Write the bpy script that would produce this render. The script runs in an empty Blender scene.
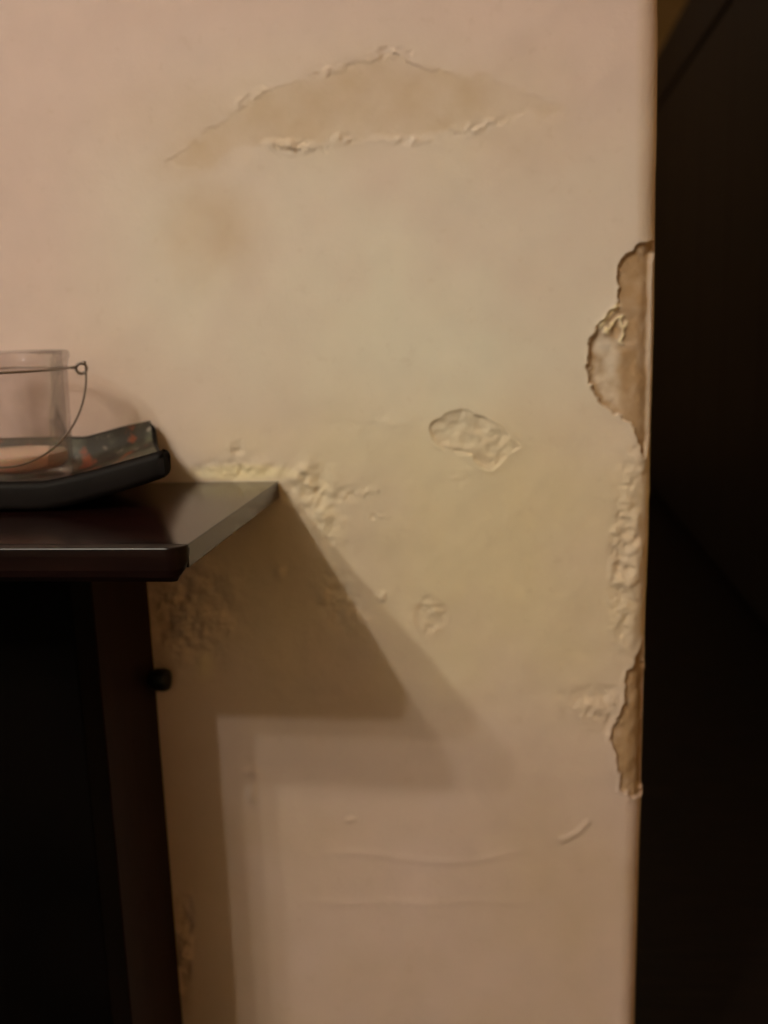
import bpy, bmesh, math, random
import numpy as np
from mathutils import Matrix, Vector

# ------------------------------------------------------------------ camera
# vanishing points measured on the photograph (768 x 1024)
VPY = np.array([513-384, 318-512, 0.0]); VPZ = np.array([547-384, 5520-512, 0.0])
FPX = math.sqrt(-(VPY[0]*VPZ[0] + VPY[1]*VPZ[1]))
nrm = lambda v: v/np.linalg.norm(v)
YC = nrm(np.array([VPY[0], VPY[1], FPX])); ZD = nrm(np.array([VPZ[0], VPZ[1], FPX])); XC = np.cross(ZD, YC)
W = np.array([XC, YC, -ZD])            # rows: world axes seen in camera axes (right, down, forward)
DIST, EYE = 0.90, 0.95                 # camera to wall, camera height
CAM = np.array([0.0, -DIST, EYE])
def ray(x, y): return W @ np.array([x-384.0, y-512.0, FPX])
def on_y(x, y, yy=0.0): r = ray(x, y); return CAM + r*((yy+DIST)/r[1])
def on_z(x, y, z): r = ray(x, y); return CAM + r*((z-EYE)/r[2])
def on_x(x, y, xx): r = ray(x, y); return CAM + r*(xx/r[0])
def project(P):
    c = (np.asarray(P)-CAM) @ W
    return 384+FPX*c[..., 0]/c[..., 2], 512+FPX*c[..., 1]/c[..., 2]

sc = bpy.context.scene; COL = sc.collection
cd = bpy.data.cameras.new('camera'); cam = bpy.data.objects.new('camera', cd); COL.objects.link(cam)
cd.sensor_fit = 'VERTICAL'; cd.sensor_height = 24.0; cd.lens = FPX/1024*24.0
cd.clip_start = 0.02; cd.clip_end = 50
M = Matrix.Identity(4)
for i in range(3):
    M[i][0] = W[i][0]; M[i][1] = -W[i][1]; M[i][2] = -W[i][2]; M[i][3] = CAM[i]
cam.matrix_world = M
cd.dof.use_dof = True; cd.dof.focus_distance = 0.70; cd.dof.aperture_fstop = 2.6     # the photograph is softly out of focus
sc.camera = cam

# ------------------------------------------------------------------ world, lamps, exposure
wd = bpy.data.worlds.new('world'); sc.world = wd; wd.use_nodes = True
wd.node_tree.nodes['Background'].inputs[0].default_value = (1.0, 0.72, 0.45, 1)
wd.node_tree.nodes['Background'].inputs[1].default_value = 0.02
sc.view_settings.view_transform = 'Standard'; sc.view_settings.look = 'None'
sc.view_settings.gamma = 1.0; sc.view_settings.use_curve_mapping = False
sc.view_settings.exposure = 0.0
LAMP_Z = 2.80; LAMP_COL = (1.0, 0.96, 0.81)
BULBS = [((412, 722), 34.0), ((459, 797), 25.0), ((525, 795), 25.0), ((482, 742), 25.0)]     # shadow corner of the slab on the wall, watts
SLAB_BACK = on_y(279, 481); SLAB_Z = SLAB_BACK[2]; SLAB_X = SLAB_BACK[0]
SLAB_Y = on_z(183, 548, SLAB_Z)[1]; NOSE_Z = on_y(180, 580, SLAB_Y)[2]
for S, watt in BULBS:
    w = on_y(*S); d = np.array([SLAB_X, SLAB_Y, NOSE_Z])-w; p = w+d*((LAMP_Z-w[2])/d[2])
    ld = bpy.data.lights.new('ceiling_bulb', 'POINT'); ld.energy = watt; ld.shadow_soft_size = 0.045
    ld.color = LAMP_COL
    lo = bpy.data.objects.new('ceiling_bulb', ld); lo.location = p; COL.objects.link(lo)
    # extra aimed spot added at each bulb to brighten the wall's centre
    sd = bpy.data.lights.new('centre_fill_spot', 'SPOT'); sd.energy = watt*.62; sd.shadow_soft_size = 0.045; sd.color = LAMP_COL
    sd.spot_size = math.radians(46); sd.spot_blend = 1.0
    so = bpy.data.objects.new('centre_fill_spot', sd); so.location = p; COL.objects.link(so)
    so.rotation_euler = (Vector(on_y(430, 330))-Vector(p)).to_track_quat('-Z', 'Y').to_euler()
ld = bpy.data.lights.new('passage_fill', 'POINT'); ld.energy = 12; ld.shadow_soft_size = 0.05; ld.color = (1.0, 0.80, 0.58)  # added fill hidden behind the wall, lifts the dark wardrobe
lo = bpy.data.objects.new('passage_fill', ld); lo.location = (-.7, 3.0, 2.75); COL.objects.link(lo)

# ------------------------------------------------------------------ helpers
def tag(o, label=None, cat=None, group=None, kind=None):
    if label: o['label'] = label
    if cat: o['category'] = cat
    if group: o['group'] = group
    if kind: o['kind'] = kind
    return o
def obj(name, me, mat, parent=None, smooth=False):
    if isinstance(me, bmesh.types.BMesh):
        bmesh.ops.recalc_face_normals(me, faces=me.faces[:])
        m = bpy.data.meshes.new(name); me.to_mesh(m); me.free(); me = m
    if mat: me.materials.append(mat)
    if smooth: me.polygons.foreach_set('use_smooth', [True]*len(me.polygons))
    o = bpy.data.objects.new(name, me); COL.objects.link(o)
    if parent:
        o.parent = parent; o.matrix_parent_inverse = parent.matrix_world.inverted()
    return o
def empty(name, loc):
    o = bpy.data.objects.new(name, None); o.location = loc; o.empty_display_size = 0.05
    COL.objects.link(o); o.matrix_world = Matrix.Translation(loc); return o
def box(lo, hi, bev=0.0, seg=2, bm=None):
    b = bmesh.new()
    r = bmesh.ops.create_cube(b, size=1.0)
    for v in b.verts: v.co = Vector([lo[i]+(v.co[i]+0.5)*(hi[i]-lo[i]) for i in range(3)])
    if bev > 0: bmesh.ops.bevel(b, geom=b.edges[:], offset=bev, segments=seg, profile=0.5, affect='EDGES')
    return b
def lathe(profile, n=64):
    b = bmesh.new(); rings = []
    for r, z in profile:
        if r < 1e-6: rings.append([b.verts.new((0, 0, z))]*n)
        else: rings.append([b.verts.new((r*math.cos(2*math.pi*i/n), r*math.sin(2*math.pi*i/n), z)) for i in range(n)])
    for a, c in zip(rings[:-1], rings[1:]):
        for i in range(n):
            j = (i+1) % n; q = []
            for v in (a[i], a[j], c[j], c[i]):
                if v not in q: q.append(v)
            if len(q) > 2:
                try: b.faces.new(q)
                except ValueError: pass
    return b
def tube(pts, r, n=10, closed=False):
    b = bmesh.new(); pts = [Vector(p) for p in pts]; k = len(pts); rings = []
    for i, p in enumerate(pts):
        t = (pts[(i+1) % k]-pts[i-1]) if closed else (pts[min(i+1, k-1)]-pts[max(i-1, 0)])
        t.normalize(); a = t.cross(Vector((0.31, 0.22, 0.92)))
        if a.length < 1e-3: a = t.cross(Vector((1, 0, 0)))
        a.normalize(); c = t.cross(a)
        rings.append([b.verts.new(p+(a*math.cos(2*math.pi*j/n)+c*math.sin(2*math.pi*j/n))*r) for j in range(n)])
    for i in range(k if closed else k-1):
        A, B = rings[i], rings[(i+1) % k]
        for j in range(n): b.faces.new((A[j], A[(j+1) % n], B[(j+1) % n], B[j]))
    if not closed: b.faces.new(rings[0]); b.faces.new(rings[-1])
    return b
def mat(name, col=(.5, .5, .5), rough=.5, spec=.5, **kw):
    m = bpy.data.materials.new(name); m.use_nodes = True
    p = m.node_tree.nodes['Principled BSDF']
    p.inputs['Base Color'].default_value = (*col, 1); p.inputs['Roughness'].default_value = rough
    p.inputs['Specular IOR Level'].default_value = spec
    for k, v in kw.items(): p.inputs[k].default_value = v
    return m
def nodes(m): return m.node_tree.nodes, m.node_tree.links, m.node_tree.nodes['Principled BSDF']
def noise_col(m, c1, c2, scale, detail=4, stretch=(1, 1, 1), lo=.35, hi=.65, bump=0.0):
    N, L, P = nodes(m)
    tc = N.new('ShaderNodeTexCoord'); mp = N.new('ShaderNodeMapping'); mp.inputs['Scale'].default_value = stretch
    nz = N.new('ShaderNodeTexNoise'); nz.inputs['Scale'].default_value = scale; nz.inputs['Detail'].default_value = detail
    rp = N.new('ShaderNodeValToRGB')
    rp.color_ramp.elements[0].position = lo; rp.color_ramp.elements[0].color = (*c1, 1)
    rp.color_ramp.elements[1].position = hi; rp.color_ramp.elements[1].color = (*c2, 1)
    L.new(tc.outputs['Object'], mp.inputs['Vector']); L.new(mp.outputs[0], nz.inputs['Vector'])
    L.new(nz.outputs['Fac'], rp.inputs[0]); L.new(rp.outputs[0], P.inputs['Base Color'])
    if bump:
        b = N.new('ShaderNodeBump'); b.inputs['Strength'].default_value = bump; b.inputs['Distance'].default_value = .001
        L.new(nz.outputs['Fac'], b.inputs['Height']); L.new(b.outputs[0], P.inputs['Normal'])
    return m

# ------------------------------------------------------------------ materials
PAINT = (.74, .55, .52)
def wall_material():
    m = mat('damp_wall_paint', PAINT, .75, .25); N, L, P = nodes(m)
    def attr(n):
        a = N.new('ShaderNodeAttribute'); a.attribute_name = n; return a.outputs['Fac']
    def mix(a, fac, col):
        x = N.new('ShaderNodeMix'); x.data_type = 'RGBA'; x.clamp_factor = True
        L.new(fac, x.inputs[0])
        if isinstance(a, tuple): x.inputs[6].default_value = (*a, 1)
        else: L.new(a, x.inputs[6])
        x.inputs[7].default_value = (*col, 1); return x.outputs[2]
    c = mix(PAINT, attr('yellow_shading'), (.80, .645, .45))
    c = mix(c, attr('pale'), (.87, .81, .70))
    c = mix(c, attr('stain_shade'), (.63, .455, .315))
    c = mix(c, attr('salt'), (.92, .76, .50))
    c = mix(c, attr('brown'), (.46, .29, .165))
    tc = N.new('ShaderNodeTexCoord')
    nz = N.new('ShaderNodeTexNoise'); nz.inputs['Scale'].default_value = 26; nz.inputs['Detail'].default_value = 6
    L.new(tc.outputs['Object'], nz.inputs['Vector'])
    mr = N.new('ShaderNodeMapRange'); mr.inputs['To Min'].default_value = .93; mr.inputs['To Max'].default_value = 1.05
    L.new(nz.outputs['Fac'], mr.inputs['Value'])
    mx = N.new('ShaderNodeMix'); mx.data_type = 'RGBA'; mx.blend_type = 'MULTIPLY'; mx.inputs[0].default_value = 1
    L.new(c, mx.inputs[6]); L.new(mr.outputs[0], mx.inputs[7]); L.new(mx.outputs[2], P.inputs['Base Color'])
    n2 = N.new('ShaderNodeTexNoise'); n2.inputs['Scale'].default_value = 260; n2.inputs['Detail'].default_value = 5
    L.new(tc.outputs['Object'], n2.inputs['Vector'])
    b = N.new('ShaderNodeBump'); b.inputs['Strength'].default_value = .25; b.inputs['Distance'].default_value = .0008
    L.new(n2.outputs['Fac'], b.inputs['Height']); L.new(b.outputs[0], P.inputs['Normal'])
    return m
M_WALL = wall_material()
M_ROOM = noise_col(mat('room_plaster', rough=.85, spec=.2), (.58, .53, .42), (.65, .60, .48), 6)
M_CORR = noise_col(mat('corridor_plaster', rough=.85, spec=.2), (.58, .37, .14), (.66, .43, .18), 5)
M_FLOOR = noise_col(mat('dark_floor', rough=.5, spec=.3), (.010, .006, .005), (.022, .012, .009), 9, stretch=(1, 8, 1))
M_ROOMFLOOR = M_FLOOR
M_MAHOG = noise_col(mat('dark_mahogany', rough=.16, spec=.5), (.009, .003, .003), (.018, .005, .004), 14, stretch=(1, 9, 9))
M_NOSE = noise_col(mat('dark_mahogany_edge', rough=.3, spec=.22), (.007, .002, .002), (.012, .0035, .003), 14, stretch=(1, 9, 9))
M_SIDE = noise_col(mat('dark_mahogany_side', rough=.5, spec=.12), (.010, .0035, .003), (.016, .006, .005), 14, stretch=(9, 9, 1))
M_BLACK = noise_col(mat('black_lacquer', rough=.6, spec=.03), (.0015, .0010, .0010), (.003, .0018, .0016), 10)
M_KNOB = mat('black_knob', (.008, .007, .007), .4, .3)
M_WARD = noise_col(mat('wenge_wood', rough=.5, spec=.25), (.030, .023, .023), (.046, .033, .031), 12, stretch=(9, 9, 1))
M_GAP = mat('gap_black', (.002, .002, .002), .8, .1)
M_TRAY = noise_col(mat('tray_black', rough=.6, spec=.14), (.0062, .004, .0042), (.0105, .007, .007), 30, bump=.1)
M_WAX = mat('pink_wax', (.84, .60, .48), .5, .4, **{'Subsurface Weight': .3})
M_WIRE = mat('steel_wire', (.32, .27, .25), .35, .5, Metallic=1.0)
def cloudy_glass():
    m = mat('cloudy_glass', (.66, .56, .53), .35, .5); N, L, P = nodes(m)
    out = N['Material Output']; tr = N.new('ShaderNodeBsdfTransparent'); tr.inputs[0].default_value = (.97, .95, .95, 1)
    gl = N.new('ShaderNodeBsdfGlossy'); gl.inputs['Roughness'].default_value = .08
    lw = N.new('ShaderNodeLayerWeight'); lw.inputs['Blend'].default_value = .25
    tc = N.new('ShaderNodeTexCoord'); nz = N.new('ShaderNodeTexNoise'); nz.inputs['Scale'].default_value = 35; nz.inputs['Detail'].default_value = 4
    L.new(tc.outputs['Object'], nz.inputs['Vector'])
    mr = N.new('ShaderNodeMapRange'); mr.inputs['From Min'].default_value = .3; mr.inputs['From Max'].default_value = .7
    mr.inputs['To Min'].default_value = .045; mr.inputs['To Max'].default_value = .13; L.new(nz.outputs['Fac'], mr.inputs['Value'])
    m1 = N.new('ShaderNodeMixShader'); L.new(mr.outputs[0], m1.inputs[0]); L.new(tr.outputs[0], m1.inputs[1]); L.new(P.outputs[0], m1.inputs[2])
    mu = N.new('ShaderNodeMath'); mu.operation = 'MULTIPLY'; mu.inputs[1].default_value = .55; L.new(lw.outputs['Fresnel'], mu.inputs[0])
    m2 = N.new('ShaderNodeMixShader'); L.new(mu.outputs[0], m2.inputs[0]); L.new(m1.outputs[0], m2.inputs[1]); L.new(gl.outputs[0], m2.inputs[2])
    L.new(m2.outputs[0], out.inputs['Surface']); return m
M_GLASS = cloudy_glass()
M_LABEL = mat('pale_wax_rim', (.75, .62, .55), .6, .3)
def tray_print():
    m = mat('faded_flower_print', rough=.4, spec=.4); N, L, P = nodes(m)
    tc = N.new('ShaderNodeTexCoord')
    def nz(scale, lo, hi, off):
        mp = N.new('ShaderNodeMapping'); mp.inputs['Location'].default_value = (off, off, 0)
        n = N.new('ShaderNodeTexNoise'); n.inputs['Scale'].default_value = scale; n.inputs['Detail'].default_value = 3
        L.new(tc.outputs['Object'], mp.inputs[0]); L.new(mp.outputs[0], n.inputs['Vector'])
        r = N.new('ShaderNodeMapRange'); r.inputs['From Min'].default_value = lo; r.inputs['From Max'].default_value = hi
        L.new(n.outputs['Fac'], r.inputs['Value']); return r.outputs[0]
    prev = (.040, .032, .024, 1)
    for sc_, lo, hi, off, col in ((45, .45, .62, 0, (.10, .095, .065)), (60, .56, .63, 3.1, (.26, .07, .03)), (75, .60, .66, 7.7, (.24, .20, .17))):
        x = N.new('ShaderNodeMix'); x.data_type = 'RGBA'; x.clamp_factor = True
        L.new(nz(sc_, lo, hi, off), x.inputs[0])
        if isinstance(prev, tuple): x.inputs[6].default_value = prev
        else: L.new(prev, x.inputs[6])
        x.inputs[7].default_value = (*col, 1); prev = x.outputs[2]
    L.new(prev, P.inputs['Base Color']); return m
M_PRINT = tray_print()

# ------------------------------------------------------------------ the damp wall
CORNER_X = .1188; RAD = .018; THICK = .20; CEIL = 3.0; ROOM_L = -3.2; ROOM_F = -4.4
rng = np.random.RandomState(7)
TAB = rng.rand(256, 256)
def vnoise(x, y):
    xi = np.floor(x).astype(int); yi = np.floor(y).astype(int); fx = x-xi; fy = y-yi
    fx = fx*fx*fx*(fx*(fx*6-15)+10); fy = fy*fy*fy*(fy*(fy*6-15)+10)
    a = TAB[xi % 256, yi % 256]; b = TAB[(xi+1) % 256, yi % 256]; c = TAB[xi % 256, (yi+1) % 256]; d = TAB[(xi+1) % 256, (yi+1) % 256]
    return (a*(1-fx)+b*fx)*(1-fy)+(c*(1-fx)+d*fx)*fy-.5
def fbm(x, y, s, o=4, off=0.0):
    t = np.zeros_like(x); a = 1.0; f = 1.0/s
    for k in range(o): t += a*vnoise(x*f+off+17.3*k, y*f+off*1.7+5.1*k); a *= .5; f *= 2.03
    return t
sst = lambda a, b, x: (lambda t: t*t*(3-2*t))(np.clip((x-a)/(b-a), 0, 1))
def seg_d(px, py, pts, closed=False):
    d = np.full(px.shape, 1e9); n = len(pts)
    for i in range(n if closed else n-1):
        (x0, y0), (x1, y1) = pts[i], pts[(i+1) % n]; dx, dy = x1-x0, y1-y0
        t = np.clip(((px-x0)*dx+(py-y0)*dy)/(dx*dx+dy*dy+1e-9), 0, 1)
        d = np.minimum(d, np.hypot(px-x0-t*dx, py-y0-t*dy))
    return d
def sdf(px, py, pts):                      # negative inside
    d = seg_d(px, py, pts, True); ins = np.zeros(px.shape, bool); n = len(pts)
    for i in range(n):
        (x0, y0), (x1, y1) = pts[i], pts[(i+1) % n]
        if y0 == y1: continue
        c = ((y0 > py) != (y1 > py)) & (px < (x1-x0)*(py-y0)/(y1-y0)+x0); ins ^= c
    return np.where(ins, -d, d)
def blob(px, py, cx, cy, rx, ry, soft=1.0, rot=0.0):
    c, s = math.cos(rot), math.sin(rot); ux = ((px-cx)*c+(py-cy)*s)/rx; uy = (-(px-cx)*s+(py-cy)*c)/ry
    return np.exp(-((ux*ux+uy*uy)**soft))

PATCH_UP = [(664, 236), (649, 243), (639, 245), (626, 255), (620, 266), (619, 296), (617, 308), (608, 314), (601, 324), (591, 339), (588, 362), (592, 388), (602, 403), (618, 416), (632, 423), (639, 444), (645, 459), (650, 436), (651, 340), (652, 262)]
PATCH_LO = [(645, 643), (634, 665), (625, 678), (625, 702), (618, 719), (611, 733), (616, 754), (623, 788), (628, 793), (637, 799), (644, 797), (647, 700)]
CRATER = [(430, 431), (435, 420), (447, 412), (461, 409), (474, 414), (491, 419), (505, 429), (511, 439), (520, 447), (505, 459), (493, 469), (481, 468), (473, 456), (461, 452), (444, 450), (434, 442)]
ARC_TOP = [(165, 160), (200, 138), (237, 106), (290, 86), (350, 63), (375, 55), (390, 50), (412, 58), (450, 70)]
ARC_BAND = [(165, 160), (200, 138), (237, 106), (290, 86), (350, 63), (388, 50), (415, 60), (460, 72), (520, 86), (565, 112), (530, 118), (495, 122), (460, 132), (420, 141), (380, 139), (340, 136), (310, 148), (275, 147), (240, 150), (205, 168)]

def axis(fine0, fine1, step, lo, hi):
    a = [lo]
    for k in range(1, 9): a.append(lo+(fine0-lo)*(1-(1-k/9)**2))
    f = list(np.arange(fine0, fine1, step))
    b = [fine1+(hi-fine1)*(k/8)**2 for k in range(0, 9)] if hi > fine1+1e-6 else [fine1]
    return np.array(a+f+b)
STEP = .00125
flat_end = CORNER_X-RAD
xs = axis(-.62, flat_end, STEP, ROOM_L, flat_end)
cols = [(x, 0.0, 0.0, -1.0) for x in xs]
for k in range(1, 19):
    a = (math.pi/2)*k/18; cols.append((flat_end+RAD*math.sin(a), RAD-RAD*math.cos(a), math.sin(a), -math.cos(a)))
for y in np.linspace(RAD, THICK, 14)[1:]: cols.append((CORNER_X, y, 1.0, 0.0))
cols.append((ROOM_L, THICK, 0.0, 1.0))
cols = np.array(cols)
zs = axis(EYE-.81, EYE+.34, STEP, 0.0, CEIL)
nc, nz_ = len(cols), len(zs)
BX = np.repeat(cols[None, :, 0], nz_, 0); BY = np.repeat(cols[None, :, 1], nz_, 0)
NX = np.repeat(cols[None, :, 2], nz_, 0); NY = np.repeat(cols[None, :, 3], nz_, 0); BZ = np.repeat(zs[:, None], nc, 1)
px, py = project(np.stack([BX, np.zeros_like(BX), BZ], -1))
front = (NY < -.02)
px = np.where(front, px, 4000.0)
edge_dx = np.interp(-project(np.stack([zs*0+.1, zs*0, zs], -1))[1], [-1100, -1024, -800, -640, -470, -310, 0, 100], np.array([2, 2, 4, 5, 6.5, 8, 5, 5])/1180.)
SH = edge_dx[:, None]*sst(.0, flat_end, BX)*np.where(cols[None, :, 1] > THICK-.001, 0, 1)
px = px+SH*1180*front
# edges wander a little, as broken plaster does
calm = 1-.85*sst(640, 648, px)
qx = px+fbm(px, py, 9, 3, 3.0)*5*calm; qy = py+fbm(px, py, 9, 3, 9.0)*5*calm
H = np.zeros_like(px)                       # metres out of the wall
mm = .001
H += fbm(px, py, 130, 3)*1.6*mm+fbm(px, py, 26, 3, 4.0)*.35*mm
near = sst(330, 520, py)*(1-sst(690, 800, py))
H += near*fbm(px, py, 34, 4, 8.0)*.9*mm
# arched blistered band at the top
ax = px+fbm(px, py, 22, 4, 41.)*11; ay = py+fbm(px, py, 22, 4, 47.)*11
dA = sdf(ax, ay, ARC_BAND); inb = sst(4, -4, dA)
lip_t = seg_d(ax, ay, ARC_TOP)
wob = .35+1.3*np.clip(fbm(px, py, 40, 2, 12.0)+.35, 0, 1)
H += -inb*.38*mm*np.clip(1+fbm(px, py, 50, 2, 31.)*2, 0, 2)
H += np.exp(-(lip_t/3.2)**2)*(dA > -1)*(.3+1.0*blob(px, py, 392, 52, 34, 14)+.5*blob(px, py, 255, 98, 40, 16))*mm*wob
LOWLIP = [(268, 147), (285, 149), (300, 150), (315, 146), (340, 136), (352, 140), (380, 139), (420, 142), (455, 133), (478, 127), (497, 120)]
dl = seg_d(ax, ay, LOWLIP); H += np.exp(-(dl/3.4)**2)*1.1*(.25+blob(px, py, 290, 146, 24, 12)+.6*blob(px, py, 342, 137, 12, 8)+.8*blob(px, py, 478, 127, 26, 10))*mm*np.clip(fbm(px, py, 22, 2, 2.0)*2.2+.35, 0, 1.3)
# central crater
dC = sdf(px+fbm(px, py, 10, 2, 1.)*3, py+fbm(px, py, 10, 2, 6.)*3, CRATER)
depthC = 2.6*mm*(1-.55*sst(455, 515, px))
H += -sst(1.4, -2.2, dC)*(depthC+fbm(px, py, 12, 4, 2.)*2.4*mm)
H += np.exp(-(dC/5.0)**2)*.7*mm
H += blob(px, py, 455, 447.5, 15, 2.8, 1.0, .12)*2.0*mm-blob(px, py, 456, 452.5, 14, 2.4, 1., .12)*1.0*mm
H += blob(px, py, 473, 428, 4, 14, 1.0, .2)*1.1*mm+blob(px, py, 505, 444, 3, 12, 1., .7)*1.0*mm
# crumbling paint beside the slab corner and down the shadow edge
def crumble(cx, cy, rx, ry, amp, s=11, rot=0., off=0., soft=1.3):
    global H
    m = blob(px, py, cx, cy, rx, ry, soft, rot)
    r = 1-2*np.abs(fbm(px, py, s, 4, off)); n = fbm(px, py, s*1.3, 3, off+20)
    H += m*(n*1.9+(r-.6)*.55)*amp*mm
    return m
for c_ in ((292, 146, 22, 6, 3.2, 8, .1, 3.), (342, 138, 13, 5, 2.0, 7, 0, 5.), (328, 150, 5, 4, 2.4, 6, 0, 7.), (410, 141, 26, 5, 1.2, 8, 0, 8.), (478, 127, 22, 6, 2.2, 8, -.3, 9.), (392, 53, 22, 6, 1.6, 8, 0, 2.), (250, 98, 28, 6, 1.1, 8, -.5, 6.), (330, 70, 34, 5, 1.3, 9, -.3, 4.)): crumble(*c_)
m_corner = crumble(312, 490, 27, 26, 3.0, 13, .5, 1.)
m_corner = np.maximum(m_corner, crumble(325, 520, 16, 26, 2.2, 10, -.5, 5.))
crumble(352, 494, 26, 6, 2.2, 10, -.15, 2.); crumble(376, 517, 10, 4, 2.0, 8, 0, 3.)
crumble(340, 600, 20, 34, 3.0, 13, -.4, 7.); crumble(372, 425, 40, 12, .9, 14, 0, 11.)
crumble(184, 950, 8, 60, 4.0, 9, .06, 3., 2.); crumble(382, 596, 8, 5, 3.4, 8, 0, 6.); crumble(455, 478, 14, 8, .8, 9, 0, 9.)
m_left = crumble(186, 612, 44, 46, 5.2, 14, 0, 13.); crumble(238, 470, 48, 9, 2.0, 9, 0, 4.); crumble(237, 448, 9, 11, 1.7, 8, 0, 15.)
for cx, cy, rx, ry, a in ((280, 572, 5, 7, 2.6), (252, 792, 5, 9, 3.2), (248, 772, 5, 4, 1.2), (350, 820, 5, 3, 1.4), (316, 786, 14, 5, .9), (205, 664, 12, 12, 1.8), (292, 478, 7, 7, 2.2), (303, 470, 8, 5, 2.)):
    H += blob(px, py, cx, cy, rx, ry)*a*mm
dS = np.hypot((px-431)/15, (py-619)/19)+fbm(px, py, 14, 3, 4.)*.5
H += -sst(1.15, .65, dS)*1.0*mm+blob(px, py, 430, 604, 9, 2.6)*2.0*mm+np.exp(-((dS-1.1)/.18)**2)*.5*mm*np.clip(fbm(px, py, 20, 2, 8.)*2+.5, 0, 1); crumble(430, 612, 13, 5, 2.4, 8, 0, 2.); crumble(432, 630, 12, 8, 1.4, 8, 0, 12.)
H += np.exp(-(seg_d(px, py, [(563, 840), (578, 833), (588, 822)])/3.0)**2)*1.3*mm
for y0, x0, x1, a in ((858, 330, 520, .5), (905, 300, 560, .35), (792, 280, 440, .25), (1005, 380, 420, .5)):
    H += np.exp(-((py-y0-fbm(px, py, 90, 2, y0)*9)/4.0)**2)*sst(x0-30, x0+30, px)*(1-sst(x1-30, x1+30, px))*a*mm
# right edge: crumbled column, rough spot and two patches where the plaster fell away
m_edge = crumble(628, 560, 14, 85, 2.8, 12, .03, 8., 2.); crumble(616, 560, 7, 80, 1.6, 9, .03, 18., 2.)
crumble(590, 705, 26, 20, 1.9, 12, 0, 5.); crumble(612, 712, 8, 30, 2.2, 10, 0, 6.); crumble(634, 470, 14, 26, 1.6, 12, 0, 9.)
dU = sdf(qx, qy, PATCH_UP); dL = sdf(qx, qy, PATCH_LO)
dlobe = sst(626, 612, px)*sst(318, 345, py)
cutU = sst(1.2, -1.8, dU); cutL = sst(1.2, -1.8, dL)
H += -cutU*(3.4*mm+dlobe*1.0*mm+fbm(px, py, 16, 4, 4.)*1.6*mm)-cutL*(3.2*mm+fbm(px, py, 13, 4, 7.)*2.0*mm)
H += np.exp(-(dU/4.5)**2)*(dU > 0)*.5*mm+np.exp(-(dL/4.0)**2)*(dL > 0)*1.2*mm*(1+fbm(px, py, 8, 2)*1.2)
WHITE_LIP = [(618, 306), (609, 316), (601, 327)]; LIP2 = [(606, 333), (610, 324), (616, 319), (622, 317), (625, 329), (623, 345)]
l1 = np.exp(-(seg_d(px, py, WHITE_LIP)/2.6)**2); l2 = np.exp(-(seg_d(qx, qy, LIP2)/1.9)**2)
H += l1*2.0*mm+l2*3.0*mm-blob(px, py, 615, 331, 5, 9)*1.5*mm
far_fade = sst(-.62, -.58, BX)*sst(EYE-.81, EYE-.78, BZ)*(1-sst(EYE+.31, EYE+.34, BZ))*front
H *= far_fade
PX_ = BX+SH+NX*H; PY_ = BY+NY*H
# colour masks: stains and darker tones, with light falloff and camera shading painted in
halo = np.maximum.reduce([blob(qx, qy, 350, 105, 190, 52, 1.2, -.10), .9*blob(qx, qy, 208, 232, 52, 58, 1.6), .8*blob(qx, qy, 200, 150, 55, 32, 1.2, -.5), .55*blob(qx, qy, 480, 130, 130, 55, 1.2)])
stain_shade = np.clip(halo*.56*(.75+.7*fbm(px, py, 60, 4, 6.))+inb*(1-.6*sst(420, 560, px))*.34*(.75+.9*fbm(px, py, 34, 4, 3.)), 0, 1)
stain_shade += .45*m_left+.16*blob(px, py, 110, 385, 60, 70)+.10*np.exp(-(dC/6.)**2)+.30*sst(1, -3, dC)*(.6+fbm(px, py, 16, 3))  # includes a soft darker patch beside the bucket
stain_shade += .3*m_edge*(.6+1.2*fbm(px, py, 14, 3, 2.))+.25*blob(px, py, 590, 708, 26, 20)+.22*blob(px, py, 646, 120, 10, 260, 3)  # last term paints in the shade of the rounded corner
stain_shade += .55*sst(660, 860, py)*(.85+.7*fbm(px, py, 110, 4, 14.))  # light falloff painted into the colour of the lower wall
stain_shade += .25*np.clip(np.exp(-((dS-.9)/.2)**2), 0, 1)
yel = np.clip(blob(px, py, 450, 545, 300, 200, 1.2)*(.9+.5*fbm(px, py, 120, 3, 5.)), 0, 1)  # camera colour shading painted in as a yellow tint
pale = np.clip(blob(px, py, 410, 270, 290, 190, 1.2)*(.75+.6*fbm(px, py, 140, 3, 25.)), 0, 1)  # brighter centre of the view painted in as lighter paint
salt = np.clip(.5*blob(px, py, 206, 664, 9, 14)+blob(px, py, 240, 473, 52, 9, 2)*.9+.35*m_corner+.3*blob(px, py, 250, 445, 60, 25)+l1+l2, 0, 1)
lobe_pale = dlobe*sst(-2, -9, dU)*(.65+.8*fbm(px, py, 12, 3, 3.))
brown = np.clip(np.maximum(cutU*(1-.85*lobe_pale*(1-blob(px, py, 615, 331, 6, 10, 2)))*(.92+.3*fbm(px, py, 18, 3)), cutL*(1.0+.5*fbm(px, py, 16, 3, 7.)))-l1-l2, 0, 1)
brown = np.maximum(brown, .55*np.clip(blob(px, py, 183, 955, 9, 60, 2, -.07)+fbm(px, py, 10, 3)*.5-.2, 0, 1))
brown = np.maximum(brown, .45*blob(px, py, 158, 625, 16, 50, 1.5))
for a in (stain_shade, yel, pale, salt, brown): a *= front
def face_index():
    i = np.arange(nz_-1)[:, None]*nc+np.arange(nc-1)[None, :]
    return np.stack([i, i+1, i+nc+1, i+nc], -1).reshape(-1, 4)
F = face_index(); co = np.stack([PX_, PY_, BZ], -1).reshape(-1, 3)
ATT = {'stain_shade': stain_shade, 'yellow_shading': yel, 'pale': pale, 'salt': salt, 'brown': brown}
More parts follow.
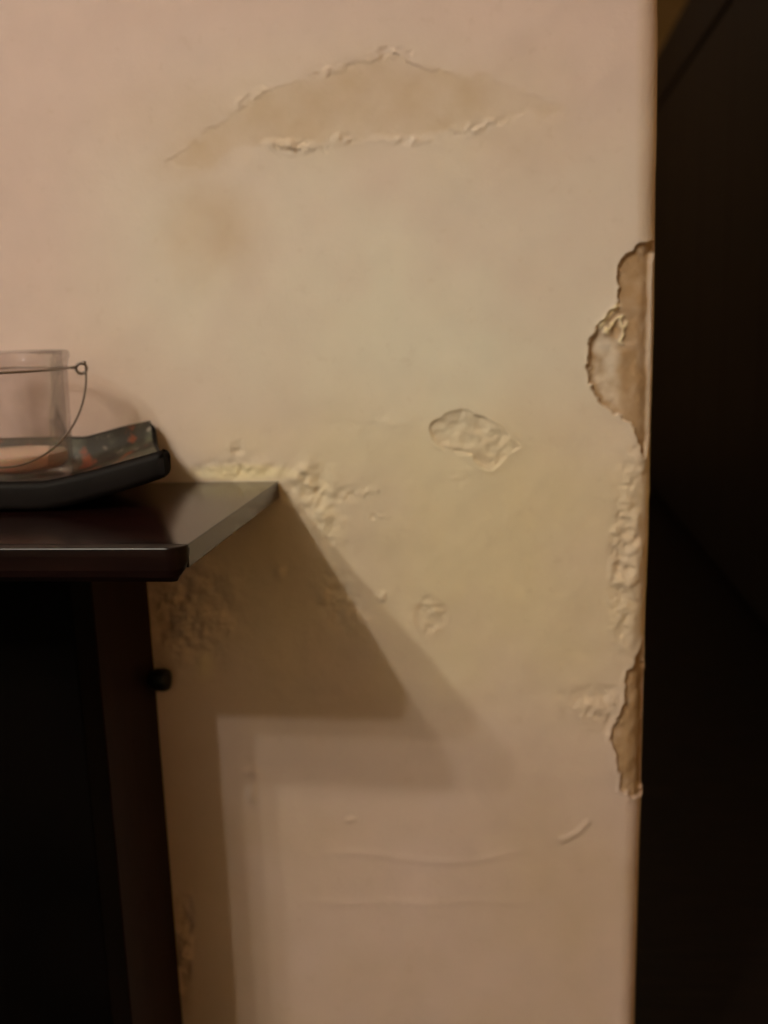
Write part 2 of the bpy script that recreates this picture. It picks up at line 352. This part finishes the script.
def grid_mesh(name, faces):
    used = np.unique(faces); remap = np.zeros(len(co), int)-1; remap[used] = np.arange(len(used))
    f = remap[faces]; me = bpy.data.meshes.new(name)
    me.vertices.add(len(used)); me.vertices.foreach_set('co', co[used].astype(np.float32).ravel())
    me.loops.add(f.size); me.loops.foreach_set('vertex_index', f.astype(np.int32).ravel())
    me.polygons.add(len(f)); me.polygons.foreach_set('loop_start', np.arange(0, f.size, 4, dtype=np.int32))
    me.polygons.foreach_set('use_smooth', np.ones(len(f), bool))
    me.update(calc_edges=True)
    for k, v in ATT.items():
        a = me.attributes.new(k, 'FLOAT', 'POINT'); a.data.foreach_set('value', np.clip(v, 0, 1).ravel()[used].astype(np.float32))
    me.validate(); return me
fr = front.ravel()[F].all(1)
mU = (dU.ravel()[F] < 0).all(1) & fr; mL = (dL.ravel()[F] < 0).all(1) & fr; mC = (dC.ravel()[F] < 0).all(1) & fr
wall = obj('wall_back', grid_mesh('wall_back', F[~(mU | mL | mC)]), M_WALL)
tag(wall, 'damp-stained cream wall with blistered and crumbling paint behind the shelf', 'wall', kind='structure')
tag(obj('exposed_plaster', grid_mesh('exposed_plaster', F[mU]), M_WALL, wall), 'bare brown plaster where the upper wall corner broke away')
tag(obj('exposed_plaster', grid_mesh('exposed_plaster', F[mL]), M_WALL, wall), 'bare brown plaster strip low on the wall corner')
tag(obj('flaked_hollow', grid_mesh('flaked_hollow', F[mC]), M_WALL, wall), 'shallow shell-shaped hollow where paint flaked off')

# ------------------------------------------------------------------ the rest of the room shell
SIDE_X = 1.30; END_Y = 5.3
def slab(name, lo, hi, m, label, cat):
    return tag(obj(name, box(lo, hi), m), label, cat, kind='structure')
slab('floor', (ROOM_L, ROOM_F, -.05), (SIDE_X, END_Y, 0), M_FLOOR, 'dark wooden floor of the room and the passage', 'floor')
slab('ceiling', (ROOM_L, ROOM_F, CEIL), (SIDE_X, END_Y, CEIL+.05), M_ROOM, 'plain pale ceiling above the room and the passage', 'ceiling')
slab('wall_left', (ROOM_L-.1, ROOM_F, 0), (ROOM_L, END_Y, CEIL), M_ROOM, 'plain cream side wall left of the shelf', 'wall')
slab('wall_right', (SIDE_X, ROOM_F, 0), (SIDE_X+.1, END_Y, CEIL), M_CORR, 'plain brownish wall behind the tall wardrobe', 'wall')
slab('wall_end', (ROOM_L, END_Y, 0), (SIDE_X, END_Y+.1, CEIL), M_CORR, 'brownish end wall of the passage above the wardrobe', 'wall')
slab('wall_front', (ROOM_L, ROOM_F-.1, 0), (SIDE_X, ROOM_F, CEIL), M_ROOM, 'plain cream wall opposite the damp wall', 'wall')

# ------------------------------------------------------------------ wardrobe in the passage
WX = .70
z_line = float(np.mean([on_x(660, 103, WX)[2], on_x(728, 3, WX)[2]])); z_top = float(np.mean([on_x(660, 48, WX)[2], on_x(688, 3, WX)[2]]))
WY0, WY1 = 1.05, 5.0
wr = tag(empty('wardrobe', (WX+.3, (WY0+WY1)/2, 0)), 'tall dark wood wardrobe row with upper cupboards in the unlit passage', 'wardrobe')
obj('carcass', box((WX+.022, WY0, .08), (SIDE_X-.02, WY1, z_top-.004), .003), M_GAP, wr)
obj('plinth', box((WX+.05, WY0+.01, 0), (SIDE_X-.03, WY1-.01, .08)), M_WARD, wr)
nd = 8; wdt = (WY1-WY0)/nd
for k in range(nd):
    y0, y1 = WY0+k*wdt+.002, WY0+(k+1)*wdt-.002
    obj('door', box((WX, y0, .085), (WX+.021, y1, z_line-.012), .002, 1), M_WARD, wr)
    obj('upper_door', box((WX, y0, z_line+.012), (WX+.021, y1, z_top), .002, 1), M_WARD, wr)

# ------------------------------------------------------------------ overhanging shelf cabinet
BODY_X = -.3610; BODY_Y = -.168; BODY_L = -1.45
cb = tag(empty('mantel_shelf', ((BODY_X+BODY_L)/2, BODY_Y/2, 0)), 'dark mahogany mantel shelf with an overhanging glossy top against the damp wall', 'shelf')
SL_L = BODY_L-.14; SL_T = .0165; YB = -.0015
NR = .013
top = obj('shelf_top', box((SL_L, SLAB_Y+NR-.003, SLAB_Z-SL_T), (SLAB_X, YB, SLAB_Z), .0010, 2), M_MAHOG, cb)
# front nosing: rounded profile swept along the front and around both corners
prof = [(-NR, 0), (-.0013, 0), (-.0004, -.0003), (0, -.0011), (.0002, -.006), (0, -.016), (-.0012, -.021), (-.0045, -.0250), (-.009, -.0262), (-NR, -.0262)]
path = []
for k in range(13):
    a = math.pi/2*k/12; path.append((SLAB_X-NR+NR*math.cos(a), SLAB_Y+NR-NR*math.sin(a), math.cos(a), -math.sin(a), SL_T/.0262+(1-SL_T/.0262)*min(1, k/7)))
path += [(SL_L+NR-NR*math.sin(math.pi/2*k/12), SLAB_Y+NR-NR*math.cos(math.pi/2*k/12), -math.sin(math.pi/2*k/12), -math.cos(math.pi/2*k/12), 1.0) for k in range(13)]
b = bmesh.new(); rows = [[b.verts.new((x+nx*o, y+ny*o, SLAB_Z+z*zsx)) for o, z in prof] for x, y, nx, ny, zsx in path]
for a, c in zip(rows[:-1], rows[1:]):
    for i in range(len(prof)): j = (i+1) % len(prof); b.faces.new((a[i], a[j], c[j], c[i]))
b.faces.new(rows[0]); b.faces.new(rows[-1])
bmesh.ops.remove_doubles(b, verts=b.verts[:], dist=1e-5)
obj('front_nosing', b, M_NOSE, cb, False)
zt = SLAB_Z-SL_T
obj('side_panel', box((BODY_X-.020, BODY_Y+.040, .0), (BODY_X, -.004, zt), .0008), M_SIDE, cb)
obj('side_panel', box((BODY_L, BODY_Y+.040, .0), (BODY_L+.020, -.004, zt), .0012), M_SIDE, cb)
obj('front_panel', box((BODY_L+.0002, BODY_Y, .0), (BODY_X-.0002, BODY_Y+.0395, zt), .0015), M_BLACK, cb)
# small cove bracket under the top at the side
b = bmesh.new(); cp = [(0, 0), (.016, 0), (.012, -.003), (.007, -.008), (.003, -.015), (.0005, -.024), (0, -.024)]
ra = [b.verts.new((BODY_X+x, BODY_Y+.042, zt+z)) for x, z in cp]; rb = [b.verts.new((BODY_X+x, BODY_Y+.07, zt+z)) for x, z in cp]
for i in range(len(cp)): j = (i+1) % len(cp); b.faces.new((ra[i], ra[j], rb[j], rb[i]))
b.faces.new(ra); b.faces.new(rb); obj('bracket', b, M_SIDE, cb)
# black knob on the side panel, close to the wall
kp = on_x(161, 678, BODY_X+.008); kb = lathe([(0, -.002), (.006, -.002), (.006, .003), (.0098, .004), (.0112, .007), (.0115, .016), (.0102, .0195), (.005, .021), (0, .0213)], 28)
kb.transform(Matrix.Translation((BODY_X, -.018, kp[2]+.002)) @ Matrix.Rotation(math.pi/2, 4, 'Y'))
tag(obj('knob', kb, M_KNOB, cb, True), 'round black knob on the side panel')

# ------------------------------------------------------------------ curved tray
tr_o = np.array([-.43, -.080, SLAB_Z])
tray = tag(empty('tray', tuple(tr_o)), 'black curved tray with upturned end and flower print on the shelf', 'tray')
TT = .0205; YN, YF = -.150, -.007
XN = on_y(171, 455, YN)[0]; XF = on_y(155, 425, YF)[0]; XL = XN-.36      # right end: near and far corner; left end off frame
def tray_pt(u, v, w):
    # u 0..1 along the length (1 = right end), v -1 near .. 1 far, w 0 underside .. 1 upper side
    s = (u-.5)*2; t = (v+1)/2
    xe = XN+(XF-XN)*t; xl = XL-(XF-XN)*t
    x = xl+(xe-xl)*u; y = YN+(YF-YN)*t
    lift = .0285*max(0, (abs(s)-.36)/.64)**1.25
    rim = .004*min(1, max(0, abs(v)-.78)/.14)*w
    z = lift+.001+w*TT*(1-.12*abs(s)**4)+rim+.025*t**12*w*(1-.5*abs(s)**3)-w*.006*(1-min(1, (abs(v)/.86)**12))
    return (x-tr_o[0], y-tr_o[1], z)
b = bmesh.new(); nu, nv = 60, 40
grid = {}
for w in (0, 1):
    for i in range(nu+1):
        for j in range(nv+1):
            u = i/nu; v = -1+2*j/nv
            # round the plan corners
            s = (u-.5)*2; ex = .035; vv = v*(1-ex*max(0, (abs(s)-.93)/.07)**2*2.2); uu = u
            p = tray_pt(uu, vv, w); grid[w, i, j] = b.verts.new(p)
top_f = []
for i in range(nu):
    for j in range(nv):
        b.faces.new([grid[0, i, j], grid[0, i, j+1], grid[0, i+1, j+1], grid[0, i+1, j]])
        b.faces.new([grid[1, i, j], grid[1, i+1, j], grid[1, i+1, j+1], grid[1, i, j+1]])
for i in range(nu):
    for j in (0, nv): b.faces.new([grid[0, i, j], grid[0, i+1, j], grid[1, i+1, j], grid[1, i, j]])
for j in range(nv):
    for i in (0, nu): b.faces.new([grid[0, i, j], grid[0, i, j+1], grid[1, i, j+1], grid[1, i, j]])
bmesh.ops.recalc_face_normals(b, faces=b.faces[:])
sharp = [e for e in b.edges if len(e.link_faces) == 2 and e.calc_face_angle() > .7]
bmesh.ops.bevel(b, geom=sharp, offset=.0060, segments=4, profile=.5, affect='EDGES')
b.transform(Matrix.Translation(tr_o))
obj('tray_body', b, M_TRAY, tray, True)
b = bmesh.new(); g2 = {}
for i in range(nu+1):
    for j in range(nv+1):
        u = .02+.96*i/nu; v = -.80+1.755*j/nv; p = tray_pt(u, v, 1); g2[i, j] = b.verts.new((p[0]+tr_o[0], p[1]+tr_o[1], p[2]+tr_o[2]+.0009))
for i in range(nu):
    for j in range(nv): b.faces.new([g2[i, j], g2[i+1, j], g2[i+1, j+1], g2[i, j+1]])
tag(obj('printed_inlay', b, M_PRINT, tray, True), 'faded flower print on the inside of the tray')

# ------------------------------------------------------------------ glass bucket with wire bail
YBK = -.084; BC = on_y(3, 400, YBK); BZ0 = SLAB_Z+.001+TT-.006+.0030
K = 1.14; R0 = .0545; R1 = R0*1.055; HB = .0985*K
bk = tag(empty('glass_bucket', (BC[0], YBK, BZ0)), 'cloudy glass candle bucket with wire handle standing on the black tray', 'candle holder')
TURN = Matrix.Rotation(math.radians(25), 4, 'Z')
def place(bm_, turn=False):
    if turn: bm_.transform(TURN)
    return place0(bm_)
def place0(bm_): bm_.transform(Matrix.Translation((BC[0], YBK, BZ0))); return bm_
g = [(0, .0), (R0-.005, .0), (R0-.001, .002), (R0, .006), (R0+.0004, .02*K), (R1-.0012, .072*K), (R1-.001, .080*K), (R1-.0005, .086*K), (R1+.0004, .0905*K), (R1+.0018, .093*K), (R1+.0022, .0955*K), (R1+.0012, HB-.0006), (R1-.001, HB), (R1-.0032, HB-.0008), (R1-.0042, .095*K), (R1-.0045, .080*K), (R0-.0036, .014), (R0-.008, .0095), (0, .009)]
obj('glass_wall', place(lathe(g, 96)), M_GLASS, bk, True)
wx = [(0, .0098), (R0-.0088, .0103), (R0-.0046, .0145), (R0-.0040, .0225), (R0-.0046, .0235), (R0-.007, .0230), (0, .0226)]
obj('wax_fill', place(lathe(wx, 64)), M_WAX, bk, True)
zb = .0845*K
obj('wire_band', place(tube([((R1+.0006)*math.cos(a), (R1+.0006)*math.sin(a), zb) for a in np.linspace(0, 2*math.pi, 96, endpoint=False)], .0011, 8, True)), M_WIRE, bk, True)
for s in (1, -1):
    ring = [(s*(R1+.0112)+.0046*math.cos(a), -.001*math.sin(a), zb-.0012+.0046*math.sin(a)) for a in np.linspace(0, 2*math.pi, 28, endpoint=False)]
    e = obj('handle_eye', place(tube(ring, .0013, 8, True), True), M_WIRE, bk, True)
    obj('eye_stem', place(tube([(s*R1, 0, zb), (s*(R1+.0040), 0, zb), (s*(R1+.0075), 0, zb+.0004)], .0012, 8), True), M_WIRE, e, True)
    kn = bmesh.new(); bmesh.ops.create_uvsphere(kn, u_segments=14, v_segments=10, radius=.0022)
    kn.transform(Matrix.Translation((s*(R1+.0138), -.001, zb+.0036))); obj('eye_tip', place(kn, True), M_WIRE, e, True)
RB = R1+.0150; BACK, DROP = -.0590, .0775; arc = []
for a in np.linspace(0, math.pi, 72):
    arc.append((RB*math.cos(a), BACK*math.sin(a), zb-.001-DROP*math.sin(a)))
obj('bail_handle', place(tube(arc, .0009, 8), True), M_WIRE, bk, True)
